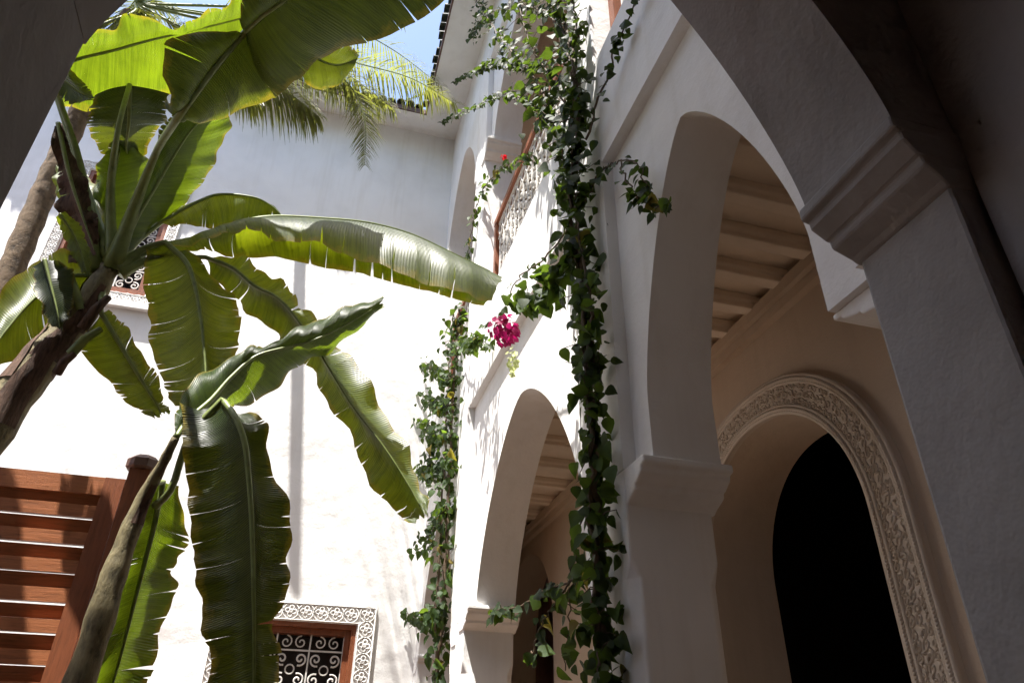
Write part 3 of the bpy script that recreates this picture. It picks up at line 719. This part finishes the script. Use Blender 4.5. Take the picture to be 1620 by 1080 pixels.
banana_leaf(b1, [(70,410,0, 50,420,0, 95,412,0), (80,450,0, 55,455,0, 116,436,.03), (90,490,0, 70,500,0, 112,492,.02), (95,520,0, 92,521,0, 98,520,0)], (2.85, 2.85), M['bananad'], 0, .008, .01, 25, None, .008)
banana_leaf(b1, [(150,436,0, 148,426,0, 150,446,0), (112,438,0, 108,398,.02, 112,492,.06), (60,468,0, 50,415,.02, 70,538,.08), (12,520,0, -6,480,.02, 22,570,.06), (-30,580,0, -34,575,0, -26,584,0)], (3.0, 2.9), M['banana'], 2, .012, .02, 27, None, .011)
banana_leaf(b1, [(168,412,0, 160,408,0, 176,406,0), (146,362,0, 112,378,.02, 172,345,.04), (122,318,0, 92,335,.03, 158,300,.04), (104,285,0, 88,296,.02, 128,275,.03), (90,262,0, 88,264,0, 93,262,0)], (3.15, 3.25), M['banana'], 1, .012, .02, 28, None, .010)
# leaves of the crown that rise out of the picture and shade the ones below
banana_leaf(b1, [(60,60,0, 40,90,.2, 30,20,-.1), (0,0,0, -60,60,.3, -20,-80,-.2), (-80,-60,0, -150,0,.3, -80,-160,-.2), (-170,-100,0, -180,-90,0, -170,-110,0)], (2.9, 2.9), M['banana'], 2, .012, .02, 26, [CR, (130,280,3.0)], .013)

b2 = thing('banana_plant', 'slim banana plant in front of the cedar screen, with a broad glossy hanging leaf', 'banana plant', tuple(atY(125,1080,2.7))[:2]+(GROUND,), 'banana plants')
p2 = [atY(125,1080,2.7), atY(180,910,2.7), atY(222,800,2.68), atY(255,738,2.63), atY(278,692,2.58)]
stem(b2, [(p2[0].x-.12, 2.72, GROUND), (p2[0].x-.06, 2.71, -.3)] + [tuple(p) for p in p2], [.07, .06, .047, .040, .027, .018, .013], 'stem', M['stem'], 4, 4)
banana_leaf(b2, [(278,692,0, 273,682,0, 288,690,.05), (300,662,0, 282,642,.02, 318,666,.12), (334,632,0, 308,600,.03, 348,645,.18), (366,596,0, 368,563,.03, 392,640,.22), (404,564,0, 420,545,.03, 440,607,.22), (450,550,0, 462,525,.03, 476,580,.2), (490,540,0, 510,502,.03, 507,558,.18), (545,515,0, 560,482,.03, 560,530,.12), (602,480,0, 607,468,0, 607,486,.03)],
    (2.58, 2.85), M['bananay'], 0, .014, .02, 31, None, .012, 'bright green leaf reaching up to the right in front of the white wall')
banana_leaf(b2, [(352,632,.08, 287,640,.08, 398,646,.08), (372,660,.02, 286,680,.03, 419,668,.05), (387,700,0, 291,730,.06, 426,706,.08), (394,760,0, 298,790,.07, 442,765,.1), (398,820,0, 304,856,.07, 461,830,.11), (400,880,0, 312,906,.07, 459,885,.11), (401,940,0, 318,960,.07, 449,940,.1), (402,1000,.02, 326,1015,.07, 437,992,.1), (402,1060,.05, 331,1070,.08, 441,1052,.1), (400,1135,.08, 348,1130,.08, 428,1122,.09), (396,1190,.1, 390,1190,.1, 400,1190,.1)],
    (2.52, 2.50), M['bananad'], 3, .012, .035, 32, [(246,800,2.68), (272,770,2.62), (300,690,2.62)], .013, 'broad glossy dark leaf hanging straight down', 1.3)
banana_leaf(b2, [(258,762,0, 236,762,-.02, 286,768,.05), (244,830,0, 212,832,-.05, 293,850,.15), (228,892,0, 190,900,-.06, 276,897,.16), (210,962,0, 166,972,-.06, 273,945,.18), (190,1040,0, 146,1060,-.05, 246,1030,.16), (165,1125,0, 128,1130,-.02, 212,1122,.1), (150,1180,0, 146,1180,0, 156,1180,0)],
    (2.82, 3.0), M['bananay'], 2, .012, .02, 33, [(215,815,2.69), (240,770,2.75)], .011, 'backlit yellow-green leaf hanging behind the slim stem', 1.5)

# ------------------------------------------------------------------ palm
pt = atY(215, 10, 4.3)
pl = thing('palm_tree', 'tall feather palm whose drooping fronds hang before the far eaves', 'palm', (pt.x, pt.y, GROUND))
rr = random.Random(5)
mb = MB(); k = 60; mb.tube([(pt.x+.04*math.sin(i*.1), pt.y, GROUND+(pt.z-.12-GROUND)*i/k) for i in range(k+1)], [.062+.008*(i % 2)+.02*(1-i/k) for i in range(k+1)], 12)
mb.build('trunk', M['palmstem'], pl, 60)
def frond(path, seed, L=.5, dens=120, droop=1.0):
    rr = random.Random(seed); P = catmull([atY(*q) if not isinstance(q, Vector) else q for q in path], 60)
    mb = MB(); mb.tube(P, [.014*(1-.85*i/60) for i in range(61)], 5)
    ra = mb.build('frond', M['rib'], pl, 180)
    mb = MB(); 
    for i in range(dens):
        f = .16+.84*i/dens; x = f*60; j = min(int(x), 59); p = P[j].lerp(P[j+1], x-j); T = (P[j+1]-P[j]).normalized()
        side = T.cross(Vector((0, 0, 1)) if abs(T.z) < .75 else Vector((.2, 1, 0)));  side = side.normalized() if side.length > 1e-3 else Vector((1, 0, 0)); up = side.cross(T)
        for sg in (-1, 1):
            ln = L*(.45+.55*math.sin(math.pi*min(1, f*1.02)**.8))*rr.uniform(.75, 1.1)
            if f > .9: ln *= .7
            d = (side*sg*rr.uniform(.7, 1.0) + T*rr.uniform(.5, .9) + up*rr.uniform(.0, .45)).normalized()
            q = p.copy(); n_ = 5; pts = [q.copy()]
            for s in range(n_):
                d = (d + Vector((rr.uniform(-.05, .05), rr.uniform(-.05, .05), -.30*droop*rr.uniform(.6, 1.3)))).normalized(); q = q+d*(ln/n_); pts.append(q.copy())
            b = len(mb.v); wd = .0075
            ax = d.cross(side*sg+Vector((0, 0, .2)));  ax = ax.normalized() if ax.length > 1e-4 else Vector((1, 0, 0))
            for s, q in enumerate(pts):
                w_ = wd*(1-(s/n_)**2*.92)*(0.5 if s == 0 else 1)
                mb.v += [tuple(q-ax*w_), tuple(q+ax*w_)]
            mb.f += [(b+2*s, b+2*s+1, b+2*s+3, b+2*s+2) for s in range(n_)]
    o = mb.build('leaflets', M['palm'], ra, 180); o['kind'] = 'stuff'
C0 = (215, 6, 4.3)
frond([C0, (370,30,4.4), (470,72,4.6), (565,100,4.85), (650,124,5.0), (722,165,5.1)], 1, .56, 130)
frond([C0, (390,50,4.3), (490,96,4.4), (552,134,4.5), (577,192,4.55), (577,262,4.6)], 2, .36, 120, .6)
frond([C0, (330,70,4.3), (400,115,4.4), (460,150,4.5), (505,185,4.55)], 3, .52, 120)
frond([C0, (310,60,4.2), (360,120,4.15), (410,165,4.15)], 4, .42, 100)
frond([C0, (210,20,4.1), (150,45,4.0), (80,110,3.9)], 5, .42, 110)
frond([C0, (230,-40,4.2), (160,-60,4.0), (60,-20,3.8)], 6, .42, 110)
frond([C0, (330,-50,4.4), (430,-70,4.6), (540,-30,4.9), (640,40,5.0)], 7, .42, 80)
frond([C0, (250,-60,4.4), (220,-80,4.6), (190,-40,4.8)], 8, .42, 90)
frond([C0, (290,-70,4.1), (330,-120,3.8), (380,-150,3.5)], 9, .42, 90)
frond([C0, (230,30,4.1), (190,60,3.9), (150,140,3.7)], 10, .4, 90)
frond([C0, (420,14,4.6), (530,34,5.0), (620,78,5.3), (700,138,5.5)], 11, .55, 80)
frond([C0, (400,40,4.4), (490,85,4.6), (560,125,4.8), (625,175,4.9)], 13, .5, 110)
frond([C0, (240,0,4.6), (215,0,4.9), (190,40,5.1)], 12, .42, 90)
# unseen pole added to cast the long stripe of shadow on the far wall
po = MB(); po.tube([(-.80, YC, 6.62), (-1.16, 5.8, 6.62), (-1.48, 5.22, 6.6)], [.035, .055, .05], 10)
tag(po.build('shadow_pole', M['darkwood'], None, 60), 'added pole under the far eaves, unseen behind the fronds, casting the shadow stripe', 'pole')

# ------------------------------------------------------------------ bougainvillea
def leaf_me(name, m_, sh, fold=.2, curl=.12, twist=0.0):
    me = bpy.data.meshes.new(name); n_ = len(sh)
    def zc(t): return -curl*t*t
    vs = [(0, t, zc(t)) for t, _ in sh] + [(-wd, t-.02, fold*wd*(1+twist)+zc(t)) for t, wd in sh] + [(wd, t-.02, fold*wd*(1-twist)+zc(t)) for t, wd in sh]
    fs = []
    for i in range(n_-1):
        fs.append((i, i+1, n_+i+1, n_+i)); fs.append((i+1, i, 2*n_+i, 2*n_+i+1))
    me.from_pydata(vs, [], fs); me.update(); me.shade_smooth(); me.materials.append(m_); return me
HEART = [(0, .05), (.06, .26), (.22, .42), (.45, .40), (.7, .24), (.88, .09), (1.0, .01)]
OVAL = [(0, .04), (.12, .22), (.35, .36), (.6, .33), (.82, .17), (1.0, .01)]
ME_LEAF = [leaf_me('leaf', M['vine'], HEART), leaf_me('leaf', M['vine'], OVAL, .35, .3), leaf_me('leaf', M['vine'], HEART, .7, .35, .3), leaf_me('leaf', M['vine'], OVAL, -.25, -.2, .5), leaf_me('leaf', M['vineold'], HEART, .9, .5, .6)]
ME_BR = leaf_me('bract', M['bract'], HEART); ME_RED = leaf_me('bract', M['red'], HEART); ME_BUD = leaf_me('bract', M['bud'], OVAL)
def orient(nrm, tip):
    z = nrm.normalized(); y = tip - z*tip.dot(z)
    y = y.normalized() if y.length > 1e-4 else z.orthogonal().normalized()
    x = y.cross(z); return Matrix((x, y, z)).transposed()
class Vine:
    def __init__(s, root, seed): s.t = root; s.L = []; s.r = random.Random(seed); s.stems = []
    def leaf(s, p, size, out=Vector((-1, -.6, .35)), hang=.7):
        r = s.r
        n_ = (out.normalized() + Vector((r.gauss(0, .5), r.gauss(0, .5), r.gauss(0, .45)))).normalized()
        tip = Vector((r.gauss(0, .55), r.gauss(0, .55), -hang+r.gauss(0, .4)))
        m_ = orient(n_, tip).to_4x4(); sc = size*S*r.uniform(.5, 1.25)
        s.L.append(Matrix.Translation(W(p)) @ m_ @ Matrix.Diagonal((sc*r.uniform(.85, 1.05), sc, sc, 1)))
    def path(s, pts, dens, spread, size, rad=.008, r1=None, jitter=.02, out=Vector((-1, -.6, .35)), hang=.7, twigs=0):
        P0 = [atX(*q) for q in pts]; k = max(8, len(pts)*6)
        P = catmull(P0, k); P = [p + Vector((s.r.gauss(0, jitter*.3), s.r.gauss(0, jitter*.3), 0)) for p in P]
        s.stems.append((P, [rad+( (r1 if r1 is not None else rad*.5)-rad)*i/k for i in range(k+1)]))
        tot = sum((P[i+1]-P[i]).length for i in range(k))
        for i in range(int(dens*tot)):
            x = s.r.uniform(0, k); j = min(int(x), k-1); p = P[j].lerp(P[j+1], x-j)
            o_ = Vector((s.r.gauss(0, 1)*.8, s.r.gauss(0, 1), s.r.gauss(0, .6)))*spread
            if s.r.random() < .25 and spread > .02: s.stems.append(([p, p+o_*.5+Vector((0, 0, .01)), p+o_], [.0025, .002, .0015]))
            s.leaf(p+o_, size, out, hang)
    def build(s, limit=300):
        off = parent_origin(s.t); r = s.r
        mb = MB()
        for P, R in s.stems: mb.tube(P, R, 5)
        mb.build('stem', M['vinestem'], s.t, 180)
        order = s.L[:]; order.sort(key=lambda m_: -(m_.to_scale().y/((m_.translation-Vector((0, 0, EYE))).length)))
        r.shuffle(order) if False else None
        for i, m_ in enumerate(order[:limit]):
            o = bpy.data.objects.new('leaf', r.choices(ME_LEAF, (5, 3, 4, 2, .7))[0]); COL.objects.link(o); o.parent = s.t
            o.matrix_local = Matrix.Translation(-off) @ m_
        rest = order[limit:]
        if rest:
            mb = MB(); src = [tuple(v.co) for v in ME_LEAF[0].vertices]; fs = [tuple(p.vertices) for p in ME_LEAF[0].polygons]
            for m_ in rest: mb.add([m_ @ Vector(v) for v in src], fs)
            o = mb.build('foliage', M['vine'], s.t, 180, raw=True); o['kind'] = 'stuff'
def flowers(vine, name, c, rx, rz, cnt, me, size, label):
    root = part_root(name, vine.t); root['label'] = label; off = parent_origin(vine.t); r = vine.r
    c = Vector(c)
    for i in range(cnt):
        v = Vector((r.gauss(0, 1), r.gauss(0, 1), r.gauss(0, 1))).normalized()*r.uniform(.35, 1)
        p = c + Vector((v.x*rx, v.y*rx, v.z*rz))
        n_ = (v + Vector((-.5, -.6, -.1)) + Vector((r.gauss(0, .4), r.gauss(0, .4), r.gauss(0, .4)))).normalized()
        m_ = orient(n_, Vector((v.x, v.y, v.z-.3))).to_4x4(); sc = size*S*r.uniform(.75, 1.15)
        o = bpy.data.objects.new('bract', me); COL.objects.link(o); o.parent = root
        o.matrix_local = Matrix.Translation(W(p)-off) @ m_ @ Matrix.Scale(sc, 4)

v1 = Vine(thing('bougainvillea_vine', 'large bougainvillea with magenta flowers climbing the pier between the two arches', 'vine', (.93, 2.3, GROUND), 'bougainvillea vines'), 21)
P1 = [(975,1200,.95), (958,1080,.95), (950,1000,.94), (946,900,.94), (942,800,.93), (941,700,.93), (936,600,.92), (928,500,.92), (916,400,.92), (906,310,.91), (914,200,.91), (910,110,.90), (896,40,.90), (882,-40,.90), (870,-140,.9)]
v1.path(P1, 100, .040, .061, .017, .010, out=Vector((-1, -.8, .15)))
v1.path([(p[0]-8+5*(i % 2), p[1], p[2]-.02) for i, p in enumerate(P1)], 66, .045, .058, .011, .007, out=Vector((-1, -.8, .2)))
v1.path([(940,520,.92), (925,440,.91), (915,360,.9), (905,280,.9)], 60, .05, .062, .008)
# top cluster and its sprays
for a in ([(905,300,.91), (880,210,.87), (850,130,.84), (800,70,.82), (760,10,.80), (735,-40,.8)], [(912,190,.91), (870,120,.86), (835,60,.84), (815,-20,.83)], [(900,110,.9), (880,40,.88), (850,-40,.86)]):
    v1.path(a, 58, .055, .060, .006, .003, out=Vector((-.9, -.7, .5)))
v1.path([(870,190,.87), (810,150,.84), (760,165,.81), (700,195,.78)], 46, .013, .050, .005, .002, out=Vector((-.6, -.8, .5)))
v1.path([(850,110,.86), (780,100,.83), (720,128,.80), (640,160,.77)], 44, .014, .046, .005, .002, out=Vector((-.6, -.8, .5)))
v1.path([(880,20,.88), (820,10,.85), (770,25,.82), (745,60,.8)], 60, .03, .052, .005, .002)
v1.path([(915,60,.9), (905,0,.89), (900,-60,.88)], 80, .035, .05, .006, .003)
# branch up the shaded wall and the dark sprig over the arch
v1.path([(928,220,.92), (955,130,.94), (985,50,.95), (1018,-20,.96)], 62, .016, .048, .006, .003)
v1.path([(915,330,.93), (945,280,.96), (980,255,.98), (1010,262,.98), (1020,300,.975), (1000,320,.97)], 40, .018, .050, .005, .002)
v1.path([(980,255,.98), (1000,300,.97), (1030,325,.96), (1058,318,.96)], 42, .015, .05, .004, .002)
# flowering branch towards the courtyard
v1.path([(905,350,.90), (860,410,.87), (820,440,.85), (795,490,.83), (780,520,.83)], 24, .014, .046, .005, .002)
v1.path([(905,400,.9), (875,440,.86), (850,470,.84), (820,475,.82)], 190, .042, .068, .006, .003, out=Vector((-.5, -1, -.3)))
# sprays low on the pier
v1.path([(945,900,.93), (900,920,.90), (850,945,.87), (800,965,.84), (780,970,.83)], 56, .022, .055, .005, .002)
v1.path([(900,920,.90), (860,980,.87), (840,1040,.86)], 50, .024, .055, .004, .002)
v1.path([(940,760,.93), (918,830,.91), (905,900,.9), (900,980,.9), (895,1060,.9)], 36, .018, .055, .004, .002)
v1.build(300)
flowers(v1, 'flower_cluster', atX(798, 520, .82), .078, .082, 150, ME_BR, .034, 'magenta flower cluster')
flowers(v1, 'flower_cluster', atX(810, 572, .82), .024, .075, 60, ME_BUD, .024, 'pale faded flower spray below the magenta one')

v2 = Vine(thing('bougainvillea_vine', 'smaller-leaved vine climbing the far pier next to the lower window wall', 'vine', (.93, 5.0, GROUND), 'bougainvillea vines'), 33)
P2 = [(686,1180,.95), (691,1080,.95), (697,1000,.95), (704,900,.95), (709,800,.95), (714,700,.95), (719,600,.95), (724,530,.95), (728,490,.95)]
v2.path(P2, 92, .055, .070, .016, .010, out=Vector((-1, -.9, .3)))
v2.path([(p[0]-10, p[1], p[2]-.04) for p in P2[2:]], 56, .055, .066, .01, .006, out=Vector((-1, -.9, .3)))
for a in ([(718,600,.93), (690,590,.9), (665,560,.88), (648,532,.87)], [(715,640,.93), (690,640,.9), (660,620,.88), (638,618,.87)], [(714,690,.93), (685,690,.9), (660,650,.88)], [(713,730,.93), (670,745,.9), (630,735,.88), (592,742,.87)],
          [(709,800,.93), (690,830,.92), (655,880,.9)], [(700,960,.93), (675,985,.91), (636,965,.9)], [(722,540,.93), (745,545,.9), (762,535,.88)], [(716,660,.93), (680,720,.9), (690,770,.9)]):
    v2.path(a, 84, .045, .062, .006, .002)
v2.build(300)
v3 = Vine(thing('bougainvillea_vine', 'thin vine sprig with one red flower trailing over the lit first-floor pier', 'vine', (.95, 4.6, 4.4), 'bougainvillea vines'), 44)
v3.path([(840,248,1.0), (815,255,.98), (785,275,.97), (762,305,.97), (750,345,.96), (742,395,.96), (740,420,.96)], 46, .022, .058, .006, .003)
v3.build(300)
flowers(v3, 'red_flower', atX(795, 247, .97), .02, .02, 7, ME_RED, .035, 'single red flower')
